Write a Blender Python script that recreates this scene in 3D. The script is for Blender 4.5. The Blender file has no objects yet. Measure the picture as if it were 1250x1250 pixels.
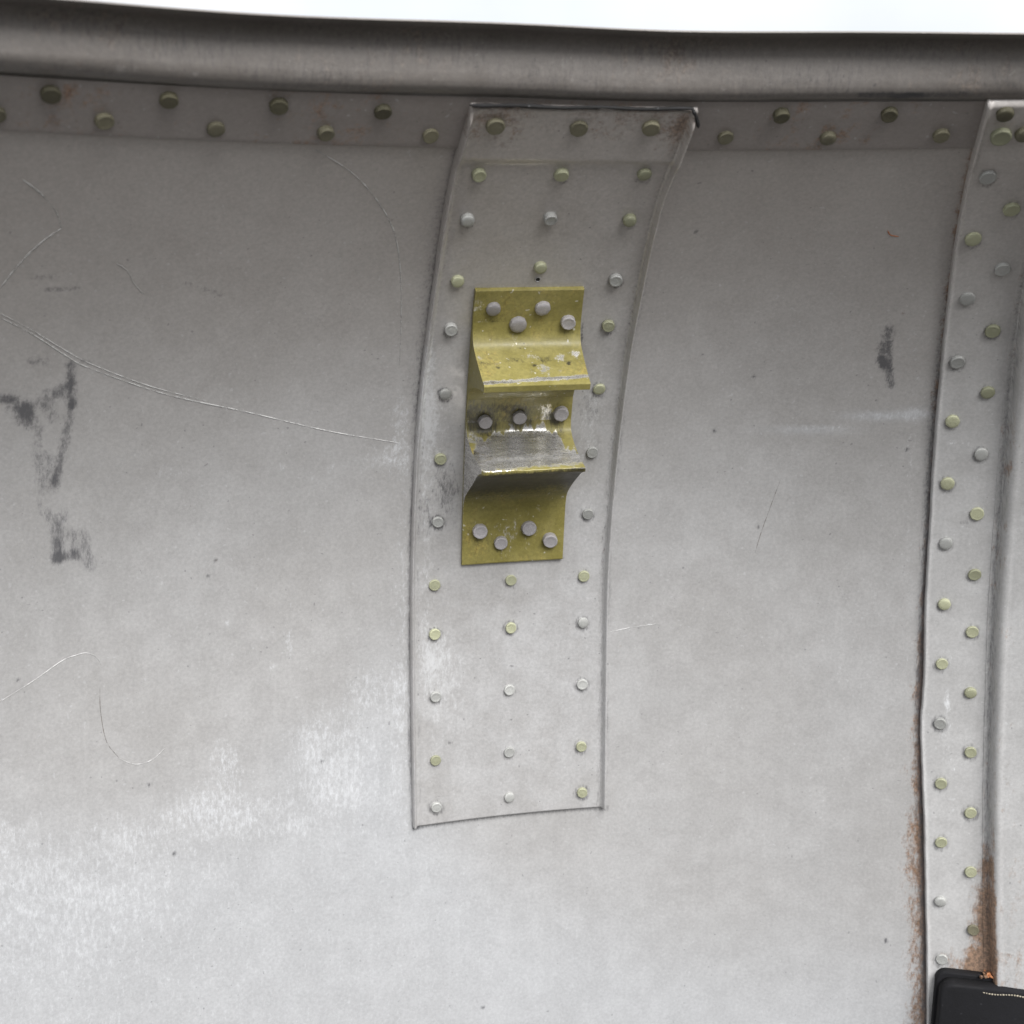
import bpy, bmesh, math, random
import numpy as np
from mathutils import Vector, Matrix
random.seed(7)
scene = bpy.context.scene
col = scene.collection

# ------------------------------------------------------------------ camera
F, PITCH, ROLL = 1422.1, 0.2256, -0.0053       # focal length in px of a 1250 px frame
CZ = 1.40                                      # camera height
_cp, _sp = math.cos(PITCH), math.sin(PITCH)
FWD = np.array([0, _cp, -_sp]); _u = np.array([0, _sp, _cp]); _r = np.array([1.0, 0, 0])
RT = math.cos(ROLL) * _r + math.sin(ROLL) * _u
UP = -math.sin(ROLL) * _r + math.cos(ROLL) * _u
cd = bpy.data.cameras.new('camera'); cam = bpy.data.objects.new('camera', cd); col.objects.link(cam)
cd.sensor_width = 36; cd.lens = F / 1250 * 36; cd.clip_start = 0.01; cd.clip_end = 1000
M4 = Matrix.Identity(4)
for i in range(3):
    M4[i][0], M4[i][1], M4[i][2] = RT[i], UP[i], -FWD[i]
M4[2][3] = CZ
cam.matrix_world = M4
cd.dof.use_dof = True; cd.dof.focus_distance = 0.615; cd.dof.aperture_fstop = 14
scene.camera = cam

# ------------------------------------------------------------------ sky, sun, exposure
SUN_EL, SUN_AZ = math.radians(43), math.radians(155)   # azimuth from +Y clockwise: behind the camera, to the right
w = bpy.data.worlds.new('World'); scene.world = w; w.use_nodes = True
nt = w.node_tree; nt.nodes.clear()
wo = nt.nodes.new('ShaderNodeOutputWorld'); bg = nt.nodes.new('ShaderNodeBackground')
sky = nt.nodes.new('ShaderNodeTexSky'); sky.sky_type = 'NISHITA'; sky.sun_disc = False
sky.sun_elevation = SUN_EL; sky.sun_rotation = SUN_AZ; sky.air_density = 1.0; sky.dust_density = 3.0; sky.ozone_density = 1.0
# a white cloud deck over that sky
tc = nt.nodes.new('ShaderNodeTexCoord'); nz = nt.nodes.new('ShaderNodeTexNoise')
nz.inputs['Scale'].default_value = 3.0; nz.inputs['Detail'].default_value = 5
rp = nt.nodes.new('ShaderNodeMapRange'); rp.inputs[1].default_value = 0.30; rp.inputs[2].default_value = 0.62
rp.inputs[3].default_value = 0.72; rp.inputs[4].default_value = 0.97
sx = nt.nodes.new('ShaderNodeSeparateXYZ')
hz = nt.nodes.new('ShaderNodeMapRange'); hz.inputs[1].default_value = -0.03; hz.inputs[2].default_value = 0.02
ml = nt.nodes.new('ShaderNodeMath'); ml.operation = 'MULTIPLY'
mx = nt.nodes.new('ShaderNodeMix'); mx.data_type = 'RGBA'
mx.inputs[7].default_value = (7.7, 7.85, 8.1, 1)
L = nt.links.new
L(tc.outputs['Generated'], nz.inputs['Vector']); L(nz.outputs['Fac'], rp.inputs[0])
L(tc.outputs['Generated'], sx.inputs[0]); L(sx.outputs['Z'], hz.inputs[0])
L(rp.outputs[0], ml.inputs[0]); L(hz.outputs[0], ml.inputs[1])
L(ml.outputs[0], mx.inputs[0]); L(sky.outputs[0], mx.inputs[6])
# overcast luminance: about three times brighter overhead than at the horizon
cie = nt.nodes.new('ShaderNodeMapRange'); cie.inputs[1].default_value = 0; cie.inputs[2].default_value = 1; cie.inputs[3].default_value = 0.6; cie.inputs[4].default_value = 1.5
vm = nt.nodes.new('ShaderNodeVectorMath'); vm.operation = 'SCALE'
# dull brown-grey ground filling the lower half
gm = nt.nodes.new('ShaderNodeMix'); gm.data_type = 'RGBA'; gm.inputs[6].default_value = (1.0, 0.94, 0.88, 1)
L(hz.outputs[0], gm.inputs[0]); L(mx.outputs[2], gm.inputs[7])
L(sx.outputs['Z'], cie.inputs[0]); L(gm.outputs[2], vm.inputs[0]); L(cie.outputs[0], vm.inputs[3]); L(vm.outputs[0], bg.inputs['Color']); L(bg.outputs[0], wo.inputs['Surface'])
bg.inputs['Strength'].default_value = 0.052
sd = bpy.data.lights.new('sun', 'SUN'); so = bpy.data.objects.new('sun', sd); col.objects.link(so)
sd.energy = 1.5; sd.angle = math.radians(38); sd.color = (1.0, 0.99, 0.98)
_d = Vector((math.sin(SUN_AZ) * math.cos(SUN_EL), math.cos(SUN_AZ) * math.cos(SUN_EL), math.sin(SUN_EL)))
so.rotation_euler = _d.to_track_quat('Z', 'Y').to_euler(); so.location = (0.4, -1, 3)
vs = scene.view_settings
vs.view_transform = 'Standard'; vs.look = 'None'; vs.gamma = 1; vs.exposure = 1.84; vs.use_curve_mapping = False

# ------------------------------------------------------------------ the curved wall as a ring (axis AX) with a profile
AX = (0.1320, 0.0081)
PC = (0.6519, -0.0111, -0.0215, -0.0385, -0.0493)
def rho_(z):
    z = np.asarray(z, float); zc = np.maximum(z, -0.33); t = (zc + 0.30) / 0.33
    return PC[0] + PC[1]*t + PC[2]*t**2 + PC[3]*t**3 + PC[4]*t**4 - (np.minimum(z, -0.33) + 0.33) * 0.02
def drho_(z):
    return (rho_(np.asarray(z) + 1e-4) - rho_(np.asarray(z) - 1e-4)) / 2e-4
def S(a, z, n=0.0):
    """point on the wall at ring angle a, height z (camera level = 0), raised n metres towards the inside"""
    a = np.asarray(a, float); z = np.asarray(z, float); n = np.asarray(n, float)
    r = rho_(z); dr = drho_(z); k = 1 / np.sqrt(1 + dr * dr)
    rr = r - n * k; zz = z + n * k * dr
    return np.stack(np.broadcast_arrays(AX[0] + rr * np.sin(a), AX[1] + rr * np.cos(a), zz + CZ), -1)
def frame(a, z):
    dr = float(drho_(z)); k = 1 / math.sqrt(1 + dr * dr)
    N = Vector((-math.sin(a) * k, -math.cos(a) * k, k * dr))
    T = Vector((math.cos(a), -math.sin(a), 0))
    return T, N.cross(T), N          # T to the right, second up the wall, N towards the inside
def proj(P):
    Q = np.asarray(P) - np.array([0, 0, CZ]); d = Q @ FWD
    return 625 + F * (Q @ RT) / d, 625 - F * (Q @ UP) / d
def hit(x, y, n=0.0):
    """ring angle and height of the wall point (raised n) seen at picture point x, y"""
    D = FWD + RT * (x - 625) / F - UP * (y - 625) / F
    lo, hi = 0.2, 1.2
    for _ in range(50):
        t = (lo + hi) / 2; P = D * t
        r = math.hypot(P[0] - AX[0], P[1] - AX[1]); dr = float(drho_(P[2]))
        if r > float(rho_(P[2])) - n * math.sqrt(1 + dr * dr): hi = t
        else: lo = t
    P = D * lo; a = math.atan2(P[0] - AX[0], P[1] - AX[1]); dr = float(drho_(P[2])); k = 1 / math.sqrt(1 + dr * dr)
    return a, P[2] - n * k * dr
def line_a(pts, n=0.0):
    """picture polyline -> function giving ring angle by height"""
    h = sorted([(lambda q: (q[1], q[0]))(hit(x, y, n)) for x, y in pts])
    zs = np.array([q[0] for q in h]); aa = np.array([q[1] for q in h])
    def f(z):
        z = np.asarray(z, float); r = np.interp(z, zs, aa)
        # gentle smoothing
        for dz in (0.006, 0.012): r = r + np.interp(z - dz, zs, aa) + np.interp(z + dz, zs, aa)
        return r / 5
    return f

# ------------------------------------------------------------------ materials
def nn(t, kind, **kw):
    n = t.nodes.new(kind)
    for k, v in kw.items():
        if k in ('operation', 'data_type', 'blend_type', 'attribute_name', 'noise_dimensions', 'feature', 'interpolation_type'): setattr(n, k, v)
    return n
def make_mat(name, base, base2, rough=0.5, metallic=0.25, speck=0.5, streak=0.25, bump=0.2, per_object=False,
             white=(0.70, 0.71, 0.72), grime_shade=(0.045, 0.045, 0.05), rust=(0.16, 0.085, 0.045), bare=None, scale=1.0, alpha=None, mott=1.0, wsoft=.11, gsoft=.12, film=None, wscale=170, mmid=1.0):
    m = bpy.data.materials.new(name); m.use_nodes = True; t = m.node_tree; b = t.nodes['Principled BSDF']; l = t.links.new
    tcn = nn(t, 'ShaderNodeTexCoord')
    vec = tcn.outputs['Object']
    if per_object:
        oi = nn(t, 'ShaderNodeObjectInfo'); ad = nn(t, 'ShaderNodeVectorMath'); ad.operation = 'ADD'
        mu = nn(t, 'ShaderNodeMath', operation='MULTIPLY'); mu.inputs[1].default_value = 13.0
        l(oi.outputs['Random'], mu.inputs[0]); l(vec, ad.inputs[0]); l(mu.outputs[0], ad.inputs[1]); vec = ad.outputs[0]
    def noise(sc, det=3, rg=0.6, stretch=None, off=0):
        v = vec
        if stretch or off:
            mp = nn(t, 'ShaderNodeMapping'); mp.inputs['Scale'].default_value = stretch or (1, 1, 1); mp.inputs['Location'].default_value = (off, off * .7, off * 1.3)
            l(v, mp.inputs['Vector']); v = mp.outputs[0]
        n = nn(t, 'ShaderNodeTexNoise'); n.inputs['Scale'].default_value = sc * scale; n.inputs['Detail'].default_value = det; n.inputs['Roughness'].default_value = rg
        l(v, n.inputs['Vector']); return n.outputs['Fac']
    def rng(v, a, b_, c=0.0, d=1.0, smooth=True):
        r = nn(t, 'ShaderNodeMapRange')
        if smooth: r.interpolation_type = 'SMOOTHSTEP'
        r.inputs[1].default_value = a; r.inputs[2].default_value = b_; r.inputs[3].default_value = c; r.inputs[4].default_value = d
        l(v, r.inputs[0]); return r.outputs[0]
    def mth(op, a, b_):
        n = nn(t, 'ShaderNodeMath', operation=op)
        for i, q in enumerate((a, b_)):
            if hasattr(q, 'links') or hasattr(q, 'node'): l(q, n.inputs[i])
            else: n.inputs[i].default_value = q
        return n.outputs[0]
    def mix(f, a, b_, bt='MIX'):
        n = nn(t, 'ShaderNodeMix', data_type='RGBA'); n.blend_type = bt
        for i, q in ((0, f), (6, a), (7, b_)):
            if isinstance(q, (tuple, list)): n.inputs[i].default_value = (*q, 1) if len(q) == 3 else q
            elif isinstance(q, (int, float)): n.inputs[i].default_value = q
            else: l(q, n.inputs[i])
        return n.outputs[2]
    big = noise(9, 1, .6); mid = noise(60, 3, .65, off=3); fine = noise(560, 2, .75, off=7)
    stv = noise(170, 1, .6, stretch=(1.6, 1.6, 0.12), off=2)
    blend = mth('ADD', mth('MULTIPLY', rng(big, .32, .68), .5 * mott), mth('MULTIPLY', rng(mid, .3, .7), .5 * mmid))
    c = mix(blend, base, base2)
    if film:
        fa = nn(t, 'ShaderNodeAttribute', attribute_name='film'); fs = nn(t, 'ShaderNodeSeparateColor'); l(fa.outputs['Color'], fs.inputs[0])
        c = mix(fs.outputs[0], c, film); c = mix(fs.outputs[1], c, mix(1.0, c, (1.03, .975, .93), 'MULTIPLY'))
    # multiplicative fine variation
    v = mth('ADD', mth('MULTIPLY', mth('SUBTRACT', fine, .5), 0.95 * speck), mth('MULTIPLY', mth('SUBTRACT', stv, .5), 0.5 * streak))
    if per_object: v = mth('ADD', v, mth('MULTIPLY', mth('SUBTRACT', oi.outputs['Random'], .6), .45))
    v = mth('ADD', v, 1.0)
    cm = nn(t, 'ShaderNodeCombineColor'); [l(v, cm.inputs[i]) for i in range(3)]
    c = mix(1.0, c, cm.outputs[0], 'MULTIPLY')
    # sparse specks, light and dark
    spn = noise(470, 0, .5, off=21); sp1 = rng(spn, .79, .84); sp2 = rng(spn, .17, .13)
    c = mix(mth('MULTIPLY', sp1, .55 * speck), c, white); c = mix(mth('MULTIPLY', sp2, .8 * speck), c, grime_shade)
    # wear attribute: R powdery white, G dark, B brown: dirt plus painted shade
    at = nn(t, 'ShaderNodeAttribute', attribute_name='wear'); sc_ = nn(t, 'ShaderNodeSeparateColor'); l(at.outputs['Color'], sc_.inputs[0])
    brk = noise(wscale, 4, .84, off=41, stretch=(1.25, 1.25, .5))
    brk2 = noise(420, 3, .8, off=51, stretch=(1.5, 1.5, .28))
    def thr(mask, nz_, soft=.11):
        # mask 0..1 moves the threshold through the noise
        s = mth('ADD', nz_, mth('MULTIPLY', mask, .62))
        return mth('MULTIPLY', rng(s, .80 - soft, .80 + soft), rng(mask, 0.01, .12))
    fr = thr(sc_.outputs[0], brk, wsoft); fg = thr(sc_.outputs[1], brk2, gsoft); fb = thr(sc_.outputs[2], mth('ADD', mth('MULTIPLY', brk, .72), mth('MULTIPLY', rng(mid, .25, .75, .1, .9), .28)), .14)
    rustc = mix(rng(fine, .35, .65), rust, tuple(q * 2.2 for q in rust))
    if bare:
        stx = noise(260, 3, .75, off=81, stretch=(.18, .18, 2.2)); wc = mix(rng(stx, .38, .62), tuple(q * .68 for q in bare), bare)
    else: wc = white
    c = mix(mth('MULTIPLY', fr, .92), c, wc)
    c = mix(mth('MULTIPLY', fb, .9), c, rustc)
    c = mix(mth('MULTIPLY', fg, .88), c, grime_shade)
    l(c, b.inputs['Base Color'])
    rr = rng(mid, .3, .7, rough - .08, rough + .1)
    if bare:
        mt = mth('ADD', mth('MULTIPLY', fr, .82), 0.0); mt = mth('MULTIPLY', mt, mth('SUBTRACT', 1.0, fg)); l(mt, b.inputs['Metallic'])
        rn = nn(t, 'ShaderNodeMix'); rn.data_type = 'FLOAT'; l(fr, rn.inputs[0]); l(rr, rn.inputs[2]); l(rng(fine, .3, .7, .2, .36), rn.inputs[3]); rr = rn.outputs[0]
    else:
        b.inputs['Metallic'].default_value = metallic
    l(rr, b.inputs['Roughness'])
    bm_ = nn(t, 'ShaderNodeBump'); bm_.inputs['Strength'].default_value = bump; bm_.inputs['Distance'].default_value = 0.0004
    hgt = fine 
    l(hgt, bm_.inputs['Height']); l(bm_.outputs[0], b.inputs['Normal'])
    if alpha is not None:
        l(rng(noise(alpha, 3, .7, off=71), .36, .60, .12, .85), b.inputs['Alpha'])
    return m
MAT = {
 'skin':  make_mat('grey_skin', (.398, .390, .383), (.428, .425, .424), rough=.46, metallic=.3, speck=.44, streak=.13, bump=.12, white=(.62, .63, .645), grime_shade=(.085, .085, .092), rust=(.13, .075, .043), wsoft=.16, gsoft=.3, mmid=.45, film=(.475, .483, .495), wscale=380),
 'plate': make_mat('grey_plate', (.395, .386, .378), (.45, .447, .447), rough=.45, metallic=.3, film=(.475, .485, .50), speck=.5, streak=.2, bump=.16, white=(.60, .605, .61), wsoft=.16, gsoft=.26, wscale=300, rust=(.15, .11, .085)),
 'strip': make_mat('grey_strip', (.43, .425, .42), (.48, .478, .475), rough=.46, metallic=.25, film=(.475, .485, .50), speck=.45, streak=.15, bump=.15, rust=(.14, .085, .052), wscale=260, gsoft=.34),
 'lip':   make_mat('brown_grey_lip', (.255, .228, .212), (.30, .275, .26), rough=.55, metallic=.15, speck=.35, streak=.1, bump=.15),
 'lip_roll': make_mat('grey_lip_roll', (.145, .131, .119), (.175, .161, .149), rough=.5, metallic=.15, speck=.5, streak=.1, bump=.2, white=(.3, .285, .27), gsoft=.3, wsoft=.2, rust=(.11, .09, .075)),
 'olive': make_mat('olive_primer', (.165, .143, .038), (.275, .242, .082), rough=.45, metallic=0, speck=.7, streak=.1, bump=.25, bare=(.80, .79, .78), rust=(.15, .115, .03), grime_shade=(.014, .012, .010), gsoft=.22),
 'rivet_green': make_mat('rivet_yellow_green', (.32, .325, .205), (.41, .418, .295), rough=.42, metallic=.25, speck=.7, streak=0, bump=.5, per_object=True, scale=2),
 'rivet_grey': make_mat('rivet_grey', (.315, .32, .305), (.41, .41, .395), rough=.42, metallic=.3, speck=.7, streak=0, bump=.5, per_object=True, scale=2),
 'rivet_brown': make_mat('rivet_tarnished', (.135, .125, .082), (.195, .182, .122), rough=.5, metallic=.2, speck=.7, streak=0, bump=.5, per_object=True, scale=2),
 'rivet_dark': make_mat('rivet_dark', (.085, .078, .05), (.13, .12, .07), rough=.5, metallic=.2, speck=.7, streak=0, bump=.5, per_object=True, scale=2),
 'rivet_steel': make_mat('rivet_mauve_grey', (.30, .285, .29), (.50, .48, .485), rough=.45, metallic=.35, speck=1.0, streak=0, bump=.7, per_object=True, scale=1.6),
 'rubber': make_mat('black_rubber', (.004, .004, .005), (.009, .009, .011), rough=.85, metallic=0, speck=.6, streak=0, bump=.3, white=(.05, .05, .055), grime_shade=(.004, .004, .004)),
 'stitch': make_mat('tan_thread', (.24, .21, .16), (.36, .32, .25), rough=.7, metallic=0),
 'crumb': make_mat('orange_rust_crumb', (.28, .09, .03), (.45, .2, .09), rough=.8, metallic=0, scale=3),
 'crumb_dark': make_mat('brown_rust_crumb', (.09, .05, .03), (.16, .09, .05), rough=.8, metallic=0, scale=3),
 'scratch': make_mat('pale_scratch', (.49, .49, .48), (.58, .58, .57), rough=.45, metallic=.2, alpha=200),
 'scratch_faint': make_mat('faint_pale_scratch', (.47, .47, .46), (.55, .55, .54), rough=.5, metallic=.1, alpha=180),
 'hair': make_mat('dark_fine_scratch', (.16, .15, .13), (.22, .2, .18), rough=.6, metallic=0, alpha=260),
 'hole': make_mat('dark_hole', (.012, .011, .012), (.02, .02, .02), rough=.8, metallic=0),
}

MAT['rubber'].node_tree.nodes['Principled BSDF'].inputs['Specular IOR Level'].default_value = .3

# ------------------------------------------------------------------ helpers
def smooth(me):
    me.polygons.foreach_set('use_smooth', np.ones(len(me.polygons), bool))
def link(name, me, mat, parent=None):
    o = bpy.data.objects.new(name, me); col.objects.link(o)
    if mat: me.materials.append(MAT[mat])
    if parent: o.parent = parent
    return o
def tag(o, label=None, cat=None, group=None, kind=None):
    for k, v in (('label', label), ('category', cat), ('group', group), ('kind', kind)):
        if v: o[k] = v
    return o
def empty(name, loc):
    o = bpy.data.objects.new(name, None); col.objects.link(o); o.location = loc; o.empty_display_size = .02
    bpy.context.view_layer.update()
    return o
def put(o, root):
    """parent without moving"""
    o.parent = root; o.matrix_parent_inverse = Matrix.Translation(-Vector(root.location))
def grid_mesh(name, P, wear=None, closed_u=False):
    """P: array (rows, cols, 3)"""
    r, c = P.shape[:2]
    me = bpy.data.meshes.new(name)
    idx = np.arange(r * c).reshape(r, c)
    if closed_u: idx = np.concatenate([idx, idx[:, :1]], 1)
    q = np.stack([idx[:-1, :-1], idx[:-1, 1:], idx[1:, 1:], idx[1:, :-1]], -1).reshape(-1, 4)
    me.vertices.add(r * c); me.vertices.foreach_set('co', P.reshape(-1).astype(np.float32))
    me.loops.add(q.size); me.loops.foreach_set('vertex_index', q.reshape(-1).astype(np.int32))
    me.polygons.add(len(q)); me.polygons.foreach_set('loop_start', np.arange(0, q.size, 4, dtype=np.int32))
    me.update(calc_edges=True); me.validate(); smooth(me)
    if wear is not None: add_wear_shade(me, wear.reshape(-1, 3))
    return me
def add_wear_shade(me, wv):
    at = me.color_attributes.new('wear', 'FLOAT_COLOR', 'POINT')
    c4 = np.ones((len(wv), 4), np.float32); c4[:, :3] = np.clip(wv, 0, 1); at.data.foreach_set('color', c4.reshape(-1))
def sstep(x, a, b):
    t = np.clip((x - a) / (b - a), 0, 1); return t * t * (3 - 2 * t)
def seg(X, Y, pts, w, soft=.6):
    """soft mask of a stroke through pts, half width w"""
    m = np.zeros_like(X)
    for (x0, y0), (x1, y1) in zip(pts[:-1], pts[1:]):
        dx, dy = x1 - x0, y1 - y0; t = np.clip(((X - x0) * dx + (Y - y0) * dy) / (dx * dx + dy * dy + 1e-9), 0, 1)
        d = np.hypot(X - x0 - t * dx, Y - y0 - t * dy); m = np.maximum(m, 1 - sstep(d, w * (1 - soft), w * (1 + soft)))
    return m
def blob(X, Y, x, y, rx, ry=None):
    ry = ry or rx; return np.exp(-(((X - x) / rx) ** 2 + ((Y - y) / ry) ** 2))

# ------------------------------------------------------------------ 1. curved wall
def WAV(a, z):
    # thin-sheet ripple and two shallow dents, flat where the lip is riveted on
    return (1 - sstep(z, .005, .034)) * (.0007 * np.sin(a * 11 + 1) * np.sin(z * 17 + .4) + .00045 * np.sin(a * 23 + z * 9) + .0002 * np.sin(a * 41 - z * 47) - .0011 * np.exp(-((a + .42) / .05) ** 2 - ((z + .17) / .04) ** 2) - .0009 * np.exp(-((a - .02) / .04) ** 2 - ((z + .11) / .05) ** 2))
aa = np.concatenate([np.linspace(-.95, -.74, 30)[:-1], np.linspace(-.74, .26, 640), np.linspace(.26, .55, 40)[1:]])
zz = np.concatenate([np.linspace(-.66, -.50, 20)[:-1], np.linspace(-.50, .056, 560)])
A, Z = np.meshgrid(aa, zz)
wav = WAV(A, Z)
P = S(A, Z, wav)
X, Y = proj(P)
R = np.zeros_like(X); G = np.zeros_like(X); B = np.zeros_like(X)
bound = np.interp(X, [-100, 0, 100, 200, 300, 380, 450, 520, 620, 900], [1020, 1010, 1010, 985, 960, 930, 905, 960, 1060, 1150])
R += .20 * sstep(Y, bound - 70, bound + 60) * (1 - .5 * sstep(X, 450, 700))
R += .25 * blob(X, Y, 0, 1010, 40, 30) + .22 * blob(X, Y, 80, 1090, 130, 60)
for x, y, rx, ry, s in ((275, 930, 26, 36, .55), (240, 985, 40, 22, .5), (385, 905, 34, 42, .55), (440, 890, 36, 60, .3), (455, 840, 40, 30, .4), (410, 965, 50, 30, .4),
                        (352, 785, 7, 22, .6), (277, 760, 6, 6, .6), (335, 815, 6, 5, .5), (470, 560, 40, 20, .5), (488, 515, 12, 40, .5), (205, 577, 30, 9, .35),
                        (350, 570, 26, 5, .4), (405, 572, 8, 10, .4), (492, 700, 16, 160, .36), (488, 880, 14, 90, .34), (300, 1000, 60, 25, .35), (490, 380, 8, 60, .25), (60, 1150, 120, 90, .15),
                        (1070, 508, 40, 6, .62), (1000, 522, 60, 5, .5), (1120, 505, 22, 7, .5), (1118, 440, 10, 60, .22), (1112, 560, 10, 120, .2), (1110, 760, 10, 200, .2), (700, 1150, 200, 60, .06),
                        (130, 690, 160, 60, .06), (360, 1010, 20, 10, .3), (160, 1020, 60, 25, .25)):
    R += .8 * s * blob(X, Y, x, y, rx, ry)
R = .6 * np.tanh(R / .6)
# marker strokes and smears
for pts, wd, s in (([(86, 444), (88, 492)], 5, .75), ([(87, 495), (78, 545), (68, 590)], 4.5, .65), ([(70, 478), (86, 466)], 5, .4), ([(12, 489), (28, 505)], 9, .55), ([(28, 500), (36, 515)], 9, .6), ([(36, 500), (60, 484), (76, 480)], 7, .5),
                   ([(-6, 486), (14, 487)], 4, .6), ([(60, 500), (64, 508)], 6, .45), ([(38, 441), (56, 441)], 4, .5), ([(100, 441), (112, 442)], 2, .4), ([(48, 525), (45, 560), (50, 600)], 5, .38), ([(58, 560), (64, 592)], 7, .42),
                   ([(58, 626), (66, 640), (70, 684)], 5, .6), ([(76, 628), (74, 680)], 5, .52), ([(88, 650), (90, 680)], 4, .5), ([(101, 655), (108, 690)], 7, .55), ([(66, 682), (92, 676)], 5, .5), ([(48, 610), (50, 630)], 2, .4),
                   ([(1085, 404), (1078, 428), (1078, 442)], 6, .7), ([(1076, 440), (1084, 452), (1088, 470)], 4.5, .75), ([(1086, 420), (1087, 450)], 3, .55),
                   ([(55, 354), (98, 352)], 2, .45), ([(228, 346), (272, 360)], 2, .4), ([(40, 339), (70, 337)], 2.5, .3)):
    G += .78 * s * seg(X, Y, pts, wd * 1.15, .8)
for x, y in ((263, 684), (254, 703), (1081, 1147), (1082, 1150), (850, 283), (920, 460), (1107, 549), (926, 643), (872, 526), (212, 1042), (590, 1230), (394, 929), (22, 830), (182, 958)): G += .8 * blob(X, Y, x, y, 2.2)
# brown dirt along the strip; dark edge shadows painted along strip and doubler
edge_x = np.interp(Y, [125, 190, 260, 375, 500, 640, 760, 850, 1020, 1250], [1206, 1188, 1172, 1157, 1144, 1135, 1129, 1125, 1128, 1132])
dd = edge_x - X
B += np.where(dd > -12, np.exp(-np.maximum(dd - 3, 0) / (6 + 6 * sstep(Y, 740, 960))) * (.34 + .36 * sstep(Y, 500, 860)), 0)
G += np.where(dd > -12, .75 * np.exp(-(np.maximum(dd - 1, 0) / 7) ** 2) * sstep(Y, 200, 620), 0)
B += np.where(dd > -12, .22 * np.exp(-((dd - 18) / 13) ** 2) * sstep(Y, 860, 1040), 0)
B += np.where(dd > -12, .30 * np.exp(-np.maximum(dd, 0) / 30) * sstep(Y, 150, 250) * (1 - sstep(Y, 300, 700)) * .5, 0)
pe = X - np.interp(Y, [130, 185, 250, 350, 420, 500, 600, 700, 900, 1012], [575, 558, 545, 530, 520, 511, 505, 502, 503, 505])
G += np.where((pe < 8) & (Y < 1014) & (Y > 120), (.46 + .14 * np.sin(Y * .043)) * np.exp(-(np.minimum(pe + 1, 0) / 3.5) ** 2) + .26 * np.exp(np.minimum(pe, 0) / 14) * sstep(Y, 180, 260) * (1 - sstep(Y, 420, 640)), 0)
pr_ = X - np.interp(Y, [145, 185, 250, 350, 420, 500, 600, 700, 900, 992], [851, 833, 808, 786, 772, 761, 750, 743, 740, 739])
G += np.where((pr_ > -8) & (Y < 996) & (Y > 130), (.14 + .1 * np.sin(Y * .037)) * np.exp(-(np.maximum(pr_ - 1, 0) / 2.5) ** 2), 0)
G += .4 * np.where((X > 505) & (X < 742), np.exp(-((Y - np.interp(X, [505, 560, 620, 680, 740], [1011, 1002, 995, 990, 987])) / 2.5) ** 2), 0)
B += .5 * blob(X, Y, 264, 684, 2.5) + .45 * blob(X, Y, 757, 788, 3) + .35 * blob(X, Y, 1102, 382, 4, 3)
me = grid_mesh('wall', P, np.stack([R, G, B], -1))
FW = .95 * (blob(X, Y, 1075, 508, 45, 6) + .8 * blob(X, Y, 985, 525, 50, 5) + .7 * blob(X, Y, 1118, 504, 20, 7)) + .75 * sstep(Y, bound - 90, bound + 130); FW = np.clip(FW + .45 * blob(X, Y, 470, 880, 45, 120) + .3 * blob(X, Y, 380, 920, 70, 60), 0, 1); FB = 1 - sstep(Y, 150, 620)
fa_ = me.color_attributes.new('film', 'FLOAT_COLOR', 'POINT'); fa_.data.foreach_set('color', np.stack([FW, FB, 0*FW, 0*FW + 1], -1).reshape(-1).astype(np.float32))
wall = link('wall', me, 'skin')
tag(wall, 'large concave grey metal wall with scratches, chalky stains and dark marker smears', 'metal wall', kind='structure')

def ribbon(name, pts, wpx, mat, parent, n=.0002, taper=True):
    pts = np.array(pts, float)
    # Catmull-Rom resample
    out = []
    Pp = np.vstack([2 * pts[0] - pts[1], pts, 2 * pts[-1] - pts[-2]])
    for i in range(1, len(Pp) - 2):
        for t in np.linspace(0, 1, 10, endpoint=False):
            p0, p1, p2, p3 = Pp[i-1:i+3]
            out.append(.5 * ((2*p1) + (-p0+p2)*t + (2*p0-5*p1+4*p2-p3)*t*t + (-p0+3*p1-3*p2+p3)*t**3))
    out.append(pts[-1]); out = np.array(out)
    az = np.array([hit(x, y, n) for x, y in out]); C = S(az[:, 0], az[:, 1], n)
    wv = WAV(az[:, 0], az[:, 1])
    rows = []
    m = len(C)
    for i in range(m):
        T, U_, N = frame(*az[i]); d = Vector(C[min(i+1, m-1)] - C[max(i-1, 0)]).normalized(); s = N.cross(d)
        k = (min(1, 4 * i / m + .3, 4 * (m - 1 - i) / m + .3) if taper else 1) * random.uniform(.7, 1.15)
        h = wpx / F * .62 / 2 * k; base = Vector(C[i]) + N * wv[i]
        rows.append([base - s * h - N * .0003, base - s * h * .4 + N * .00004, base + s * h * .4 + N * .00004, base + s * h - N * .0003])
    o = link(name, grid_mesh(name, np.array(rows)), mat, parent); return o
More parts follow.
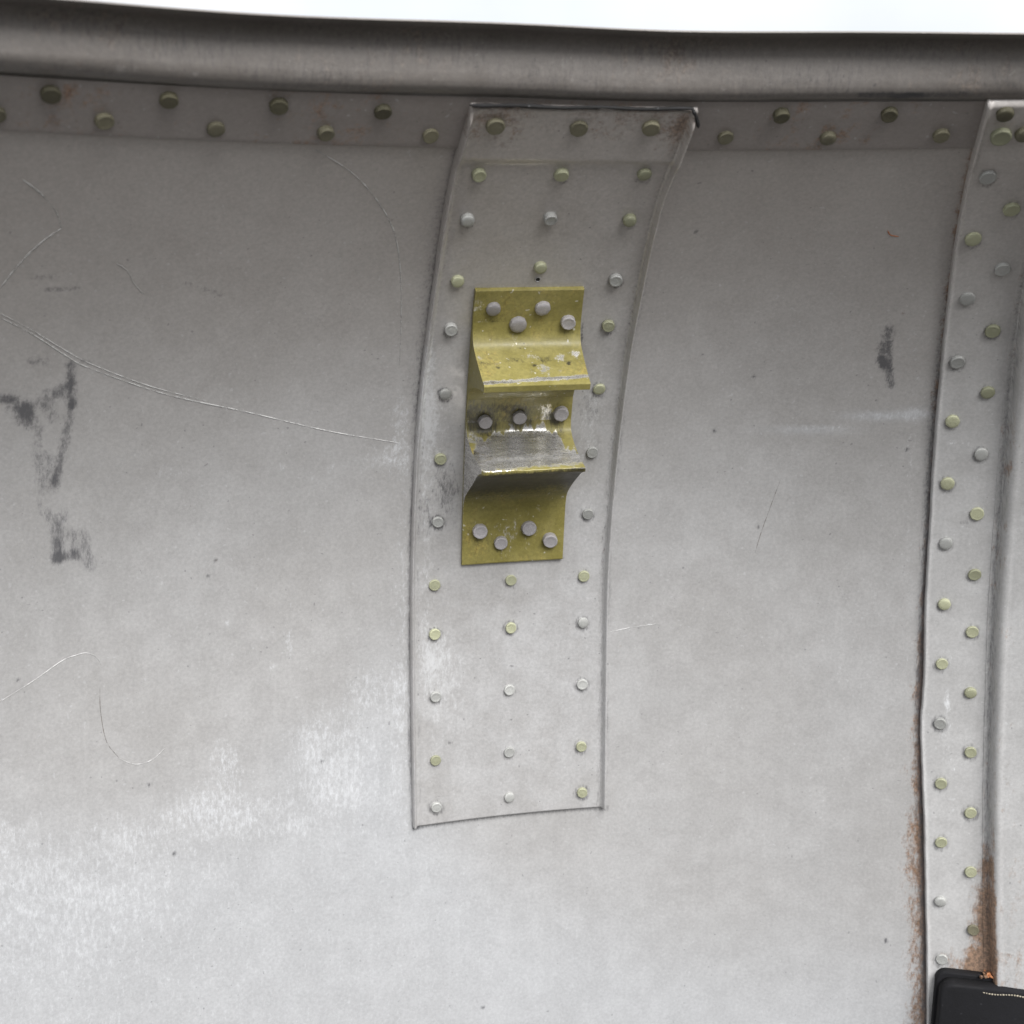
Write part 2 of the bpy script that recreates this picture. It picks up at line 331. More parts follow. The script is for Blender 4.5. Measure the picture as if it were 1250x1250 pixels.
SC = [
 ([(-8, 384), (40, 409), (80, 435), (110, 451), (200, 481), (300, 503), (400, 526), (486, 541)], 1.9, 'scratch'),
 ([(-8, 379), (36, 402), (80, 429), (112, 446), (180, 471), (250, 489)], 1.4, 'scratch'),
 ([(384, 182), (420, 204), (445, 226), (470, 260), (483, 290), (489, 330), (490, 380), (488, 446)], 1.7, 'scratch'),
 ([(-6, 860), (40, 832), (75, 808), (92, 801), (106, 798), (118, 803), (124, 813)], 1.2, 'scratch_faint'),
 ([(122, 840), (123, 870), (130, 905), (145, 925)], 1.0, 'hair'),
 ([(145, 926), (165, 933), (185, 928), (201, 914)], 1.1, 'scratch_faint'),
 ([(28, 220), (44, 232), (60, 246)], 2.2, 'scratch_faint'), ([(60, 246), (70, 262), (75, 279)], 1.7, 'scratch_faint'),
 ([(75, 279), (50, 297), (25, 322), (-2, 356)], 2.0, 'scratch_faint'),
 ([(142, 321), (155, 330), (163, 345), (176, 360)], .6, 'scratch_faint'),
 ([(953, 588), (944, 612), (930, 650), (922, 676)], .9, 'hair'), ([(745, 771), (775, 765), (805, 761)], .9, 'scratch_faint'),
 ([(1083, 280), (1087, 286), (1097, 288)], 1.6, 'crumb'),
]
for pts, wp, mt in SC: ribbon('scratch' if mt != 'crumb' else 'orange_fibre', pts, wp, mt, wall)

# ------------------------------------------------------------------ rivets
def lathe(prof_, seg_=22, wob=0.0):
    bm = bmesh.new(); rings = []
    for r, z in prof_:
        if r < 1e-7: rings.append([bm.verts.new((0, 0, z))]); continue
        rings.append([bm.verts.new((r * math.cos(2*math.pi*i/seg_) * (1 + wob * math.sin(3*i+1)), r * math.sin(2*math.pi*i/seg_) * (1 + wob * math.cos(2*i)), z)) for i in range(seg_)])
    for r0, r1 in zip(rings[:-1], rings[1:]):
        for i in range(seg_):
            j = (i + 1) % seg_
            if len(r1) == 1: bm.faces.new((r0[i], r0[j], r1[0]))
            else: bm.faces.new((r0[i], r0[j], r1[j], r1[i]))
    me = bpy.data.meshes.new('rivet'); bm.to_mesh(me); bm.free(); smooth(me)
    return me
SHAPES = [  # unit radius, height ~0.55
 [(1.0, -.15), (1.0, .36), (.97, .44), (.90, .48), (.80, .485), (.70, .462), (.40, .455), (0, .455)],     # upset shop head, small dish
 [(.98, -.15), (1.0, .10), (1.0, .32), (.95, .43), (.86, .49), (.5, .53), (0, .545)],                    # low crown
 [(1.0, -.15), (1.02, .18), (1.0, .38), (.95, .46), (.84, .49), (.78, .47), (.5, .50), (0, .51)],        # ringed head
]
RM = {}
def rivet(root, x, y, dpx, n0, kind, hgt=1.0, shape=None):
    """rivet whose head is seen centred at x, y with diameter dpx, standing on a surface n0 above the wall"""
    shape = random.randrange(len(SHAPES)) if shape is None else shape
    key = (shape, kind)
    if key not in RM:
        me = lathe(SHAPES[shape], 22, .025); me.materials.append(MAT['rivet_' + kind]); RM[key] = me
    a, z = hit(x, y, n0); r = dpx / 2 / F * .615
    a, z = hit(x, y, n0 + .45 * r * hgt)
    T, U_, N = frame(a, z)
    rot = Matrix((T, U_, N)).transposed().to_4x4() @ Matrix.Rotation(random.uniform(-.09, .09), 4, 'X') @ Matrix.Rotation(random.uniform(-.09, .09), 4, 'Y') @ Matrix.Rotation(random.uniform(0, 6.28), 4, 'Z')
    hgt *= 1.2
    o = bpy.data.objects.new('rivet', RM[key]); col.objects.link(o)
    o.matrix_world = Matrix.Translation(Vector(S(a, z, n0))) @ rot @ Matrix.Diagonal((r * random.uniform(.96, 1.04), r * random.uniform(.96, 1.04), r * hgt * random.uniform(.8, 1.2), 1))
    mw = o.matrix_world.copy(); o.parent = root; o.matrix_parent_inverse = Matrix.Translation(-Vector(root.location)); o.matrix_basis = mw
    return o

# ------------------------------------------------------------------ 2. rolled lip along the top
LN = .0014                                             # flange sheet thickness
ZS = hit(850, 183)[1]                                  # seam height
prof_l = []
for z in np.linspace(ZS, .0525, 10):                   # flange lying on the wall
    dr = float(drho_(z)); k = 1 / math.sqrt(1 + dr*dr); prof_l.append((float(rho_(z)) - LN * k, z + LN * k * dr))
zf = prof_l[0]; prof_l = [(zf[0] + .0022, zf[1] + .0012), (zf[0] + .0003, zf[1] - .0001)] + prof_l
prof_l += [(.4983, .0563)]
roll = [(.4950, .0572), (.4922, .0588), (.4908, .0610), (.4902, .0640), (.4899, .0680), (.4897, .0730), (.4892, .0762), (.4880, .0784), (.4862, .0795), (.4838, .0799), (.4818, .0800), (.4796, .0801), (.4765, .0802),
        (.4767, .0805), (.4780, .0811), (.4805, .0815), (.4900, .0813), (.5000, .0805), (.5080, .0785)]
la = np.linspace(-.95, .55, 260)
root = empty('lip_ring', tuple(S(-.1, ZS)))
tag(root, 'dark grey rolled metal lip with riveted flange along the top edge', 'metal lip')
SEAM = [(-60, 155), (0, 160), (250, 171), (400, 177), (555, 181), (850, 183), (1000, 183), (1190, 181), (1300, 178)]
_sh = sorted(hit(x, y, LN) for x, y in SEAM); _c1 = np.polyfit([q[0] for q in _sh], [q[1] for q in _sh], 3)
z_ref = ZS
def sweep(pr, a, jit=0.0):
    pr = np.array(pr); A_, I_ = np.meshgrid(a, np.arange(len(pr)))
    rr = pr[I_, 0] + jit * (np.sin(A_ * 31) * .5 + np.sin(A_ * 13 + 2)); z_ = pr[I_, 1] + jit * np.sin(A_ * 19 + 1)
    s1 = np.polyval(_c1, A_) - z_ref; s2 = -.020 * (A_ + .17) ** 2; k_ = sstep(pr[I_, 1], .045, .072); sh = s1 * (1 - k_) + s2 * k_
    z_ = z_ + sh; rr = rr + sh * drho_(np.minimum(pr[I_, 1], .053)) * (1 - sstep(pr[I_, 1], .052, .064))
    return np.stack([AX[0] + rr * np.sin(A_), AX[1] + rr * np.cos(A_), z_ + CZ], -1)
Pl = sweep(prof_l, la); Xl, Yl = proj(Pl)
o = link('flange', grid_mesh('flange', Pl, np.stack([0*Xl, 0*Xl, .18 + .1*np.sin(Xl*.02)], -1)), 'lip'); put(o, root)
rl = np.array([(.5040, .0564)] + roll)
# resample finely
tt = np.concatenate([[0], np.cumsum(np.hypot(*np.diff(rl, axis=0).T))]); ts = np.linspace(0, tt[-1], 70)
rl = np.stack([np.interp(ts, tt, rl[:, 0]), np.interp(ts, tt, rl[:, 1])], -1)
Pr = sweep(rl, np.linspace(-.95, .55, 700), .0004); Xr, Yr = proj(Pr)
Gr = .55 * seg(Xr, Yr, [(1050, 116), (1075, 116), (1125, 116)], 3) + .5 * seg(Xr, Yr, [(1090, 118), (1180, 114)], 3) * .8
Rr = .5 * blob(Xr, Yr, 240, 90, 8, 5) + .4 * blob(Xr, Yr, 150, 85, 20, 6) + .3 * blob(Xr, Yr, 700, 75, 40, 12)
o = link('rolled_edge', grid_mesh('rolled_edge', Pr, np.stack([Rr + .05 + .05 * np.sin(Xr * .013 + 2), Gr + .1 + .1 * np.sin(Xr * .021) * np.sin(Yr * .08), .2 + .12 * np.sin(Xr * .017), ], -1)), 'lip_roll'); put(o, root)
for x, y in ((63, 118), (207, 125), (341, 132), (468, 139), (954, 143), (1086, 142)): rivet(root, x, y, 16, LN, 'dark', 1.1)
for x, y in ((-5, 142), (128, 150), (264, 160), (398, 164), (526, 168), (886, 170), (1011, 170), (1149, 167)): rivet(root, x, y, 15.5, LN, 'brown', 1.05)

# ------------------------------------------------------------------ 3. sheets laid on the wall with turned edges
def lay_sheet(name, fl, fr, z0, z1, hfun, mat, wear_shade_f=None, nu=70, nz_=320, back=-.0004, wob=0.0):
    """strip between edge functions fl, fr from z0 to z1; hfun(s_left, s_right, z) = height for distances (m) from both edges"""
    z = np.linspace(z0, z1, nz_)
    L_ = fl(z); R_ = fr(z); wd = (R_ - L_) * rho_(z)
    if wob: 
        L_ = L_ + wob * (np.sin(z * 160) * .5 + np.sin(z * 71 + 1) + .5 * np.sin(z * 420))
    e = np.concatenate([[0, .0002, .0005, .0009, .0013, .0017, .0022, .0028, .0034, .0042, .0055]])
    rows = []; nrm = []
    for i in range(nz_):
        W = wd[i]; midp = np.linspace(e[-1], W - e[-1], nu - 2*len(e) + 2)[1:-1]
        s = np.concatenate([e, midp, (W - e)[::-1]])
        h = hfun(s, W - s, z[i] + 0*s)
        s = np.concatenate([[s[0]], s, [s[-1]]]); h = np.concatenate([[back], h, [back]])
        rows.append(S(L_[i] + s / rho_(z[i]), z[i], h))
    Pm = np.array(rows)
    # close bottom and top with a rim down to the wall
    def rim(k):
        i = 0 if k == 0 else nz_ - 1; zi = z[i] + (-.00015 if k == 0 else .00015)
        W = wd[i]; midp = np.linspace(e[-1], W - e[-1], nu - 2*len(e) + 2)[1:-1]; s = np.concatenate([e, midp, (W - e)[::-1]]); s = np.concatenate([[s[0]], s, [s[-1]]])
        return S(L_[i] + s / rho_(z[i]), zi, back + 0*s)[None]
    Pm = np.concatenate([rim(0), Pm, rim(1)], 0)
    Xm, Ym = proj(Pm)
    wv = wear_shade_f(Xm, Ym) if wear_shade_f else np.stack([0*Xm]*3, -1)
    me = grid_mesh(name, Pm, wv); FB = 1 - sstep(Ym, 150, 560)
    me.color_attributes.new('film', 'FLOAT_COLOR', 'POINT').data.foreach_set('color', np.stack([0*FB, FB, 0*FB, 0*FB + 1], -1).reshape(-1).astype(np.float32))
    return link(name, me, mat)

# doubler plate
PT = .0016
zb = hit(622, 993)[1]; ztop = .0555
fl = line_a([(505, 1012), (503, 900), (502, 800), (502, 700), (505, 600), (511, 500), (520, 420), (530, 350), (545, 250), (558, 185), (575, 135), (582, 110)], .003)
fr = line_a([(739, 992), (740, 900), (741, 800), (743, 700), (750, 600), (761, 500), (772, 420), (786, 350), (808, 250), (833, 185), (851, 145), (858, 120)], .003)
zj = hit(680, 193)[1]
def joggle(z): return .0017 * sstep(z, zj - .0018, zj + .0018)
def h_plate(sl, sr, z):
    base = PT + joggle(z)
    upl = .0030 * np.exp(-((sl - .0009) / .0010) ** 2) - .0003 * np.exp(-((sl - .0040) / .0014) ** 2)
    upr = .0044 * (1 - sstep(sr, .0008, .0028)) * sstep(sr, -.0004, .0006)
    up_soft = .0006 * (1 - sstep(sl, 0, .0004)) + 0
    top_f = 1 - sstep(z, ztop - .0045, ztop - .0008)
    h = base + (upl + upr) * top_f - up_soft
    h = h + .0006 * np.sin(z * 230) * np.exp(-sr / .003) * sstep(z, -.02, .03)
    return h
g_, y_ = 'grey', 'green'
PLATE_RIVETS = ((533, 986, g_), (622, 974, g_), (711, 968, y_), (532, 929, y_), (622, 919, g_), (710, 912, y_), (532, 851, g_), (622, 843, g_), (711, 836, g_), (531, 775, y_), (624, 767, y_), (712, 761, g_),
                (531, 715, y_), (624, 709, y_), (713, 704, y_), (535, 638, g_), (718, 628, g_), (538, 561, y_), (723, 553, g_), (544, 482, g_), (732, 476, y_), (551, 403, g_), (743, 399, y_),
                (559, 345, y_), (752, 343, g_), (660, 328, y_), (571, 270, g_), (672, 268, g_), (769, 270, y_), (585, 215, y_), (686, 215, y_), (787, 215, y_))
def rring(x, y, cx, cy, r):
    # contact shade with some dirt, painted round the foot of a rivet
    return (.27 + .17 * math.sin(cx * 1.3 + cy)) * np.exp(-((np.hypot(x - cx + .8, y - cy) - r) / 2.2) ** 2)
def w_plate(x, y):
    r = .34 * blob(x, y, 520, 600, 12, 260) + .4 * blob(x, y, 535, 800, 30, 40) + .3 * blob(x, y, 545, 860, 30, 60) + .3 * blob(x, y, 525, 480, 14, 80) + .25 * blob(x, y, 540, 520, 20, 40) + .2 * blob(x, y, 725, 850, 8, 120) + .3 * blob(x, y, 715, 540, 20, 90) + .22 * blob(x, y, 730, 470, 14, 60)
    g = .42 * blob(x, y, 545, 600, 14, 36) + .3 * blob(x, y, 520, 625, 8, 24) + .5 * seg(x, y, [(711, 395), (709, 430)], 1.6) + .4 * blob(x, y, 718, 500, 14, 20) * .6 + .6 * blob(x, y, 549, 907, 3, 2) + .4 * blob(x, y, 735, 655, 2)
    b = .16 * blob(x, y, 830, 190, 18, 60) + .16 * blob(x, y, 590, 150, 30, 20) + .33 * sstep(-y, -210, -140) + .15 * np.exp(-((x - np.interp(y, [130, 250, 350, 500, 700, 1000], [838, 797, 776, 752, 735, 731])) / 7.0) ** 2) + .35 * blob(x, y, 722, 562, 5, 4)  # brown stains, plus shade painted into the right valley and below the lip
    xr = np.interp(y, [145, 185, 250, 350, 420, 500, 600, 700, 900, 992], [851, 833, 808, 786, 772, 761, 750, 743, 740, 739]); xl = np.interp(y, [130, 185, 250, 350, 420, 500, 600, 700, 900, 1012], [575, 558, 545, 530, 520, 511, 505, 502, 503, 505])
    g = g + .2 * np.exp(-((x - xr + 8) / 3.6) ** 2) + .14 * np.exp(-((x - xl - 8) / 2.5) ** 2)  # shade inside both turned edges painted dark
    for rx_, ry_, _k in PLATE_RIVETS: g = g + rring(x, y, rx_, ry_, 8.2)
    return np.stack([r, g, b], -1)
root = empty('doubler_plate', tuple(S(float(fl(zb)), zb)))
tag(root, 'tall curved grey strap plate with turned edges and three rivet rows behind the olive fitting', 'metal plate')
o = lay_sheet('plate', fl, fr, zb, ztop, h_plate, 'plate', w_plate, nu=150, nz_=480); put(o, root)
plate_root = root
for x, y, k in PLATE_RIVETS:
    rivet(root, x, y, 14.8, PT, k, 1.25 if y < 420 else .95)
for x, y, k in ((605, 156, 'brown'), (707, 159, 'brown'), (795, 158, 'brown')): rivet(root, x, y, 18, PT + .0017, k, .95)
# dark tube added as shade in the gap above the plate's top edge
def tube(name, pts, r, mat, root_, seg_=10):
    pts = [Vector(p) for p in pts]; rows = []
    for i, p in enumerate(pts):
        d = (pts[min(i+1, len(pts)-1)] - pts[max(i-1, 0)]).normalized(); s_ = d.cross(Vector((0, 0, 1))); s_ = (s_ if s_.length > .1 else d.cross(Vector((0, 1, 0)))).normalized(); u_ = s_.cross(d)
        rk = r * random.uniform(.8, 1.15) * (1 if 0 < i < len(pts) - 1 else .4)
        rows.append([p + (s_ * math.cos(2*math.pi*k/seg_) + u_ * math.sin(2*math.pi*k/seg_)) * rk for k in range(seg_)])
    o_ = link(name, grid_mesh(name, np.array(rows), closed_u=True), mat); put(o_, root_); return o_
_a0, _a1 = float(fl(ztop)), float(fr(ztop)); pts = [S(a_, ztop + .0010 + .0002 * math.sin(a_ * 90), .0034) for a_ in np.linspace(_a0 - .002, _a1 - .006, 40)]
pts += [S(_a1 - .006 + .0095 * t_, ztop + .0010 - .0058 * t_ ** 1.5, .0046) for t_ in np.linspace(.12, 1, 10)]
tube('gap_shade', pts, .0008, 'hole', root)
# small empty hole with a raised rim
a, z = hit(656.5, 341, PT); T, U_, N = frame(a, z)
for nm, pr, mt in (('hole_rim', [(.0011, -.0003), (.00145, -.0003), (.00165, .00012), (.0014, .0003), (.0011, .0002), (.0011, -.0003)], 'plate'), ('hole', [(.0012, .00004), (.0006, .00005), (0, .00005)], 'hole')):
    me = lathe(pr, 16); o = link(nm, me, mt); o.matrix_world = Matrix.Translation(Vector(S(a, z, PT))) @ Matrix((T, U_, N)).transposed().to_4x4()
    mw = o.matrix_world.copy(); o.parent = root; o.matrix_parent_inverse = Matrix.Translation(-Vector(root.location)); o.matrix_basis = mw

# riveted frame strip at the right
ST = .0034
SLp = [(1209, 112), (1203, 130), (1197, 155), (1188, 190), (1180, 225), (1172, 260), (1163, 320), (1157, 375), (1150, 440), (1144, 500), (1139, 570), (1135, 640), (1131, 700), (1129, 760), (1128, 815), (1128, 840), (1124, 855), (1123.5, 890), (1126, 950), (1128, 1020), (1130, 1100), (1131, 1180), (1132, 1250), (1134, 1400)]
PRp = [(1302, 112), (1296, 150), (1285, 200), (1268, 290), (1252, 370), (1238, 500), (1230, 600), (1222, 700), (1217, 800), (1214, 900), (1212, 1000), (1212, 1100), (1213, 1180), (1214, 1260), (1216, 1400)]
sl_f = line_a(SLp, .003); sr_f0 = line_a(PRp, .005)
sr_f = lambda z: sr_f0(z) + .004
def h_strip(sl, sr, z):
    j = .0017 * sstep(z, zj - .003, zj + .003)
    return ST + j + .0009 * np.exp(-((sl - .0008) / .0009) ** 2) - .0004 * (1 - sstep(sl, 0, .0004)) + .0006 * np.sin(z * 50) * np.exp(-sl / .008) * .5
STRIP_L = ((1206, 218), (1188, 293), (1181, 366), (1169, 443), (1163, 515), (1157, 591), (1155, 664), (1153, 738), (1150, 811), (1148, 884), (1149, 957), (1149, 1029), (1148, 1101), (1150, 1172))
STRIP_R = ((1235, 257), (1224, 330), (1212, 405), (1206, 480), (1198, 555), (1193, 628), (1190, 702), (1187, 772), (1185, 846), (1185, 919), (1185, 993), (1185, 1065), (1188, 1136))
def w_strip(x, y):
    vx = np.interp(y, [p[1] for p in PRp], [p[0] for p in PRp]); d = vx - x
    b = np.exp(-np.maximum(d - 4, 0) / 11) * (.2 + .62 * sstep(y, 985, 1090)) + .45 * sstep(y, 1000, 1140) * np.exp(-((d - 18) / 14) ** 2) + .35 * blob(x, y, 1150, 1168, 12, 10) + .4 * sstep(y, 1140, 1185) * np.exp(-((d - 30) / 30) ** 2)
    b += .3 * blob(x, y, 1207, 505, 5, 5) + .28 * blob(x, y, 1187, 980, 8, 8) + .2 * sstep(-y, -220, -150)
    g = .3 * np.exp(-((d - 9) / 5) ** 2) * (.6 + .4 * sstep(y, 500, 900)) + .4 * blob(x, y, 1178, 638, 6, 2)  # valley shade painted as a dark line beside the raised panel
    for rx_, ry_ in STRIP_L + STRIP_R: g = g + rring(x, y, rx_, ry_, 8.8)
    r = .2 * blob(x, y, 1160, 900, 20, 200) + .3 * blob(x, y, 1156, 860, 5, 30) + .3 * blob(x, y, 1160, 540, 14, 8)
    return np.stack([r, g, b], -1)
zend = hit(1200, 1380)[1]
root = empty('frame_strip', tuple(S(float(sl_f(zend)), zend)))
tag(root, 'long curved grey frame strip with staggered rivets and brown dirt near the right edge', 'metal strip')
o = lay_sheet('strip', sl_f, sr_f, zend, .0580, h_strip, 'strip', w_strip, nu=110, nz_=560, wob=.00018); put(o, root)
for i, (x, y) in enumerate(STRIP_L):
    rivet(root, x, y, 17 if y < 700 else 16, ST, g_ if y in (218, 366, 1172) else y_ if i % 3 else g_, .8)
for i, (x, y) in enumerate(STRIP_R):
    rivet(root, x, y, 17 if y < 700 else 16, ST, g_ if y in (330, 555) else 'brown' if y == 1136 else y_, .8)
rivet(root, 1227, 141, 16.5, ST + .0017, 'dark', 1.0); rivet(root, 1222, 168, 19, ST + .0017, 'green', .9); rivet(root, 1251, 166, 18, ST + .0017, 'brown', 1.1)

# raised panel at the far right edge
pr_l = line_a(PRp, .006)
pr_left = lambda z: pr_l(z) - .0085
pr_right = lambda z: pr_l(z) + .16
def h_panel(sl, sr, z):
    up = sstep(sl, .0028, .0064)
    return ST + .0003 + .0075 * up + .0011 * np.exp(-((sl - .0068) / .0010) ** 2)
def w_panel(x, y):
    vx = np.interp(y, [p[1] for p in PRp], [p[0] for p in PRp]); d = vx - x
    b = np.where(d > -3, .24 + .55 * sstep(y, 975, 1110), .12 + .16 * sstep(y, 1000, 1150)); g = .3 * np.exp(-((d - 7) / 5.5) ** 2)  # valley shade painted dark at the foot of the raised edge
    b = b + .4 * blob(x, y, 1228, 725, 4) + .35 * blob(x, y, 1232, 572, 5, 8)
    return np.stack([.2 * sstep(y, 900, 1100) * (d < -3), g, b], -1)
o = lay_sheet('edge_panel', pr_left, pr_right, zend, .0580, h_panel, 'strip', w_panel, nu=70, nz_=300, wob=.00012)
tag(o, 'raised pale grey metal panel cut off by the right picture edge', 'metal panel')

# ------------------------------------------------------------------ 4. olive fitting with two projecting flanges
FT = .0024; F0 = PT + .00012
ffl = line_a([(580, 354), (577, 400), (573, 450), (570, 500), (567, 570), (565, 630), (564, 686)], .004)
ffr = line_a([(713, 350), (709, 400), (703, 450), (698, 500), (693, 570), (690, 620), (687, 676)], .004)
def zrow(y): return hit(640, y, .003)[1]
root = empty('flanged_fitting', tuple(S(float(ffl(zrow(680))), zrow(680))))
tag(root, 'olive green riveted fitting with two projecting flanges on the tall plate', 'metal fitting')
FIT_RIVETS = ((603, 379, 17), (633, 398, 20), (663, 378, 17.5), (694, 394.5, 17), (592.5, 516, 17), (635, 511, 18), (685.5, 506, 18.5), (586.5, 649.5, 19), (612, 663.5, 17), (646, 646, 19), (672, 660, 19))
def YB(x): return np.interp(x, [560, 572, 584, 596, 608, 640, 660, 676, 688, 697, 705], [575, 560, 545, 533, 528, 523, 519, 526, 541, 552, 553]) + 3.5 * np.sin(x * .33) + 2.5 * np.sin(x * .83 + 1)
def fit_wear_shade(x, y, part):
    r = .10 + .08 * np.sin(x * .07 + y * .05); g = 0*x; b = .22 + .14 * np.sin(x * .045 + 1) * np.sin(y * .06)
    for rx_, ry_, rd_ in FIT_RIVETS: g = g + (.22 + .14 * math.sin(rx_)) * blob(x, y, rx_ - 1, ry_ + 3, rd_ * .72)
    if part in ('plate', 'lower'):
        g += .75 * blob(x, y, 590, 516, 20, 16) + .7 * blob(x, y, 634, 511, 18, 13) + .5 * blob(x, y, 612, 497, 40, 7) + .7 * blob(x, y, 676, 512, 9, 10) + .4 * blob(x, y, 684, 530, 6, 14) + .4 * blob(x, y, 573, 510, 7, 24)
        r += .5 * blob(x, y, 578, 535, 10, 16)
    if part == 'plate':
        r += .40 * blob(x, y, 585, 390, 12, 24) * .8 + .95 * sstep(y, YB(x) - 7, YB(x) + 8) * (1 - sstep(y, 580, 600)) + .55 * blob(x, y, 574, 530, 9, 20) + .45 * blob(x, y, 668, 505, 10, 18)
        g += .3 * blob(x, y, 605, 395, 18, 8) + .25 * blob(x, y, 630, 410, 18, 5)
        r += .2 * blob(x, y, 620, 645, 30, 16) + .6 * blob(x, y, 685, 674, 5, 3)
        b += .2 * blob(x, y, 640, 480, 60, 14)
    if part == 'upper':
        r += .42 * blob(x, y, 652, 436, 16, 6) + .5 * blob(x, y, 683, 437, 6, 5) + .56 * blob(x, y, 703, 432, 7, 4) + .35 * blob(x, y, 660, 450, 20, 6) + .45 * blob(x, y, 585, 437, 6, 4)
        r += .72 * np.exp(-((y - np.interp(x, [590, 722], [468, 459.0])) / 2.2) ** 2)
        g += .5 * blob(x, y, 665, 439, 10, 5) + .42 * blob(x, y, 630, 440, 14, 4) + .5 * blob(x, y, 590, 444, 10, 3) + .45 * blob(x, y, 694, 441, 8, 3)
        for hx, hy in ((608, 449), (652, 446), (694, 444)): g += .9 * blob(x, y, hx, hy, 2.6, 2)
        b += .4 * blob(x, y, 579, 462, 4, 9)
    if part == 'lower':
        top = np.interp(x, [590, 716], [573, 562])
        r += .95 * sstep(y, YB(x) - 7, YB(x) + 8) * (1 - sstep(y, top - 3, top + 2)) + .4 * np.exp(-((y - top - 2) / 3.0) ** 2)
        g += .5 * np.exp(-((y - np.interp(x, [590, 716], [563, 553])) / 5.0) ** 2) * sstep(x, 580, 600) + .95 * sstep(y, top + 6, top + 10) * (1 - sstep(y, top + 18, top + 44))  # lower flange's underside shade painted in, besides the dark ledge streak
    return np.stack([r, g, b], -1)
def smooth_prof(pts, n):
    """pts in (foot picture y, height m): dense Catmull-Rom"""
    pts = np.array(pts, float); P_ = np.vstack([pts[0], pts, pts[-1]]); out = []
    for i in range(1, len(P_) - 2):
        p0, p1, p2, p3 = P_[i-1:i+3]
        for t in np.linspace(0, 1, n, endpoint=False): out.append(.5 * ((2*p1) + (-p0+p2)*t + (2*p0-5*p1+4*p2-p3)*t*t + (-p0+3*p1-3*p2+p3)*t**3))
    out.append(pts[-1]); return np.array(out)
def hard_prof(a_, b_, c_):
    return np.vstack([smooth_prof(a_, 6), np.array(b_), smooth_prof(c_, 6)])
def extrude(name, pr, part, inset=0.0, nu=60, ends=None, jag=0.0):
    """sweep a closed profile (z, height) from the left to the right edge of the fitting"""
    pr = np.array(pr); zs = np.array([zrow(y) for y in pr[:, 0]]); hs = pr[:, 1] + F0
    zr = np.interp(zs, sorted(zs), sorted(zs))
    L_ = ffl(zs) + inset; R_ = ffr(zs) - inset
    u = np.linspace(0, 1, nu); rows = []
    for k, uu in enumerate(u):
        hh = hs.copy()
        if jag:
            tip = np.clip((hs - .022) / .016, 0, 1); hh = hs + tip * jag * (math.sin(k * .37) * .8 + math.sin(k * .151 + 1) + .35 * math.sin(k * .83)) - tip * .0022 * math.exp(-uu / .03)
        rows.append(S(L_ + (R_ - L_) * uu, zs, hh))
    Pm = np.array(rows); Xm, Ym = proj(Pm); wv = fit_wear_shade(Xm, Ym, part)
    me = grid_mesh(name, Pm, wv, closed_u=True)
    # end caps as fans with their own vertices so that they stay flat
    bm = bmesh.new(); bm.from_mesh(me); lay = bm.verts.layers.float_color.get('wear'); m = len(pr)
    for row, rev in ((Pm[0], True), (Pm[-1], False)):
        vsx = [bm.verts.new(p) for p in row]
        if lay:
            for v_ in vsx: v_[lay] = ends if (ends and rev) else (0, 0, .0, 1)
        try:
            f = bm.faces.new(vsx[::-1] if rev else vsx); f.smooth = False
        except ValueError: pass
    bmesh.ops.recalc_face_normals(bm, faces=bm.faces[:])
    bm.to_mesh(me); bm.free(); me.set_sharp_from_angle(angle=.42)
    o = link(name, me, 'olive'); put(o, root)
    return o
e = .0003
pl = [(y, 0) for y in np.linspace(684.5, 352.5, 60)] + [(352.2, FT - e), (353.0, FT)] + [(y, FT) for y in np.linspace(354, 683, 70)] + [(684.3, FT - e)]
extrude('back_plate', pl, 'plate', nu=80)
up = hard_prof([(384, FT - .0004), (392, FT + .0001), (401, FT + .0010), (408, FT + .0028), (413, .0080), (416, .0135), (418, .0200), (419.5, .0270), (420.3, .0335)],
               [(420.6, .0341), (421.4, .0343), (428.5, .0343)], [(429.3, .0340), (431, .0325), (440, .0245), (452, .0150), (464, .0080), (474, .0044), (482, FT + .0005), (486, FT - .0005)])
up = np.vstack([up, [(486, .0008), (384, .0008)]])
extrude('upper_flange', up, 'upper', inset=.00008, nu=70)
lo = hard_prof([(507, FT - .0004), (513, FT + .0001), (518, FT + .0008), (522.5, FT + .0022), (526, .0078), (528, .0125), (528.8, .0190), (528.2, .0260), (526.2, .0340), (523.2, .0410)],
               [(523.0, .0417), (523.6, .0420), (528.2, .0420)], [(528.8, .0417), (530.5, .0403), (541, .0340), (553, .0282), (566, .0218), (579, .0152), (590, .0098), (600, .0054), (609, FT + .0010), (619, FT + .0001), (626, FT - .0004)])
lo = np.vstack([lo, [(626, .0008), (507, .0008)]])
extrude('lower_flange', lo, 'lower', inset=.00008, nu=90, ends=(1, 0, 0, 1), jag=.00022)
for x, y, d in FIT_RIVETS:
    rivet(root, x, y, d, F0 + FT, 'steel', 1.25 if y < 420 or y > 600 else 1.3, shape=0 if 480 < y < 540 else None)

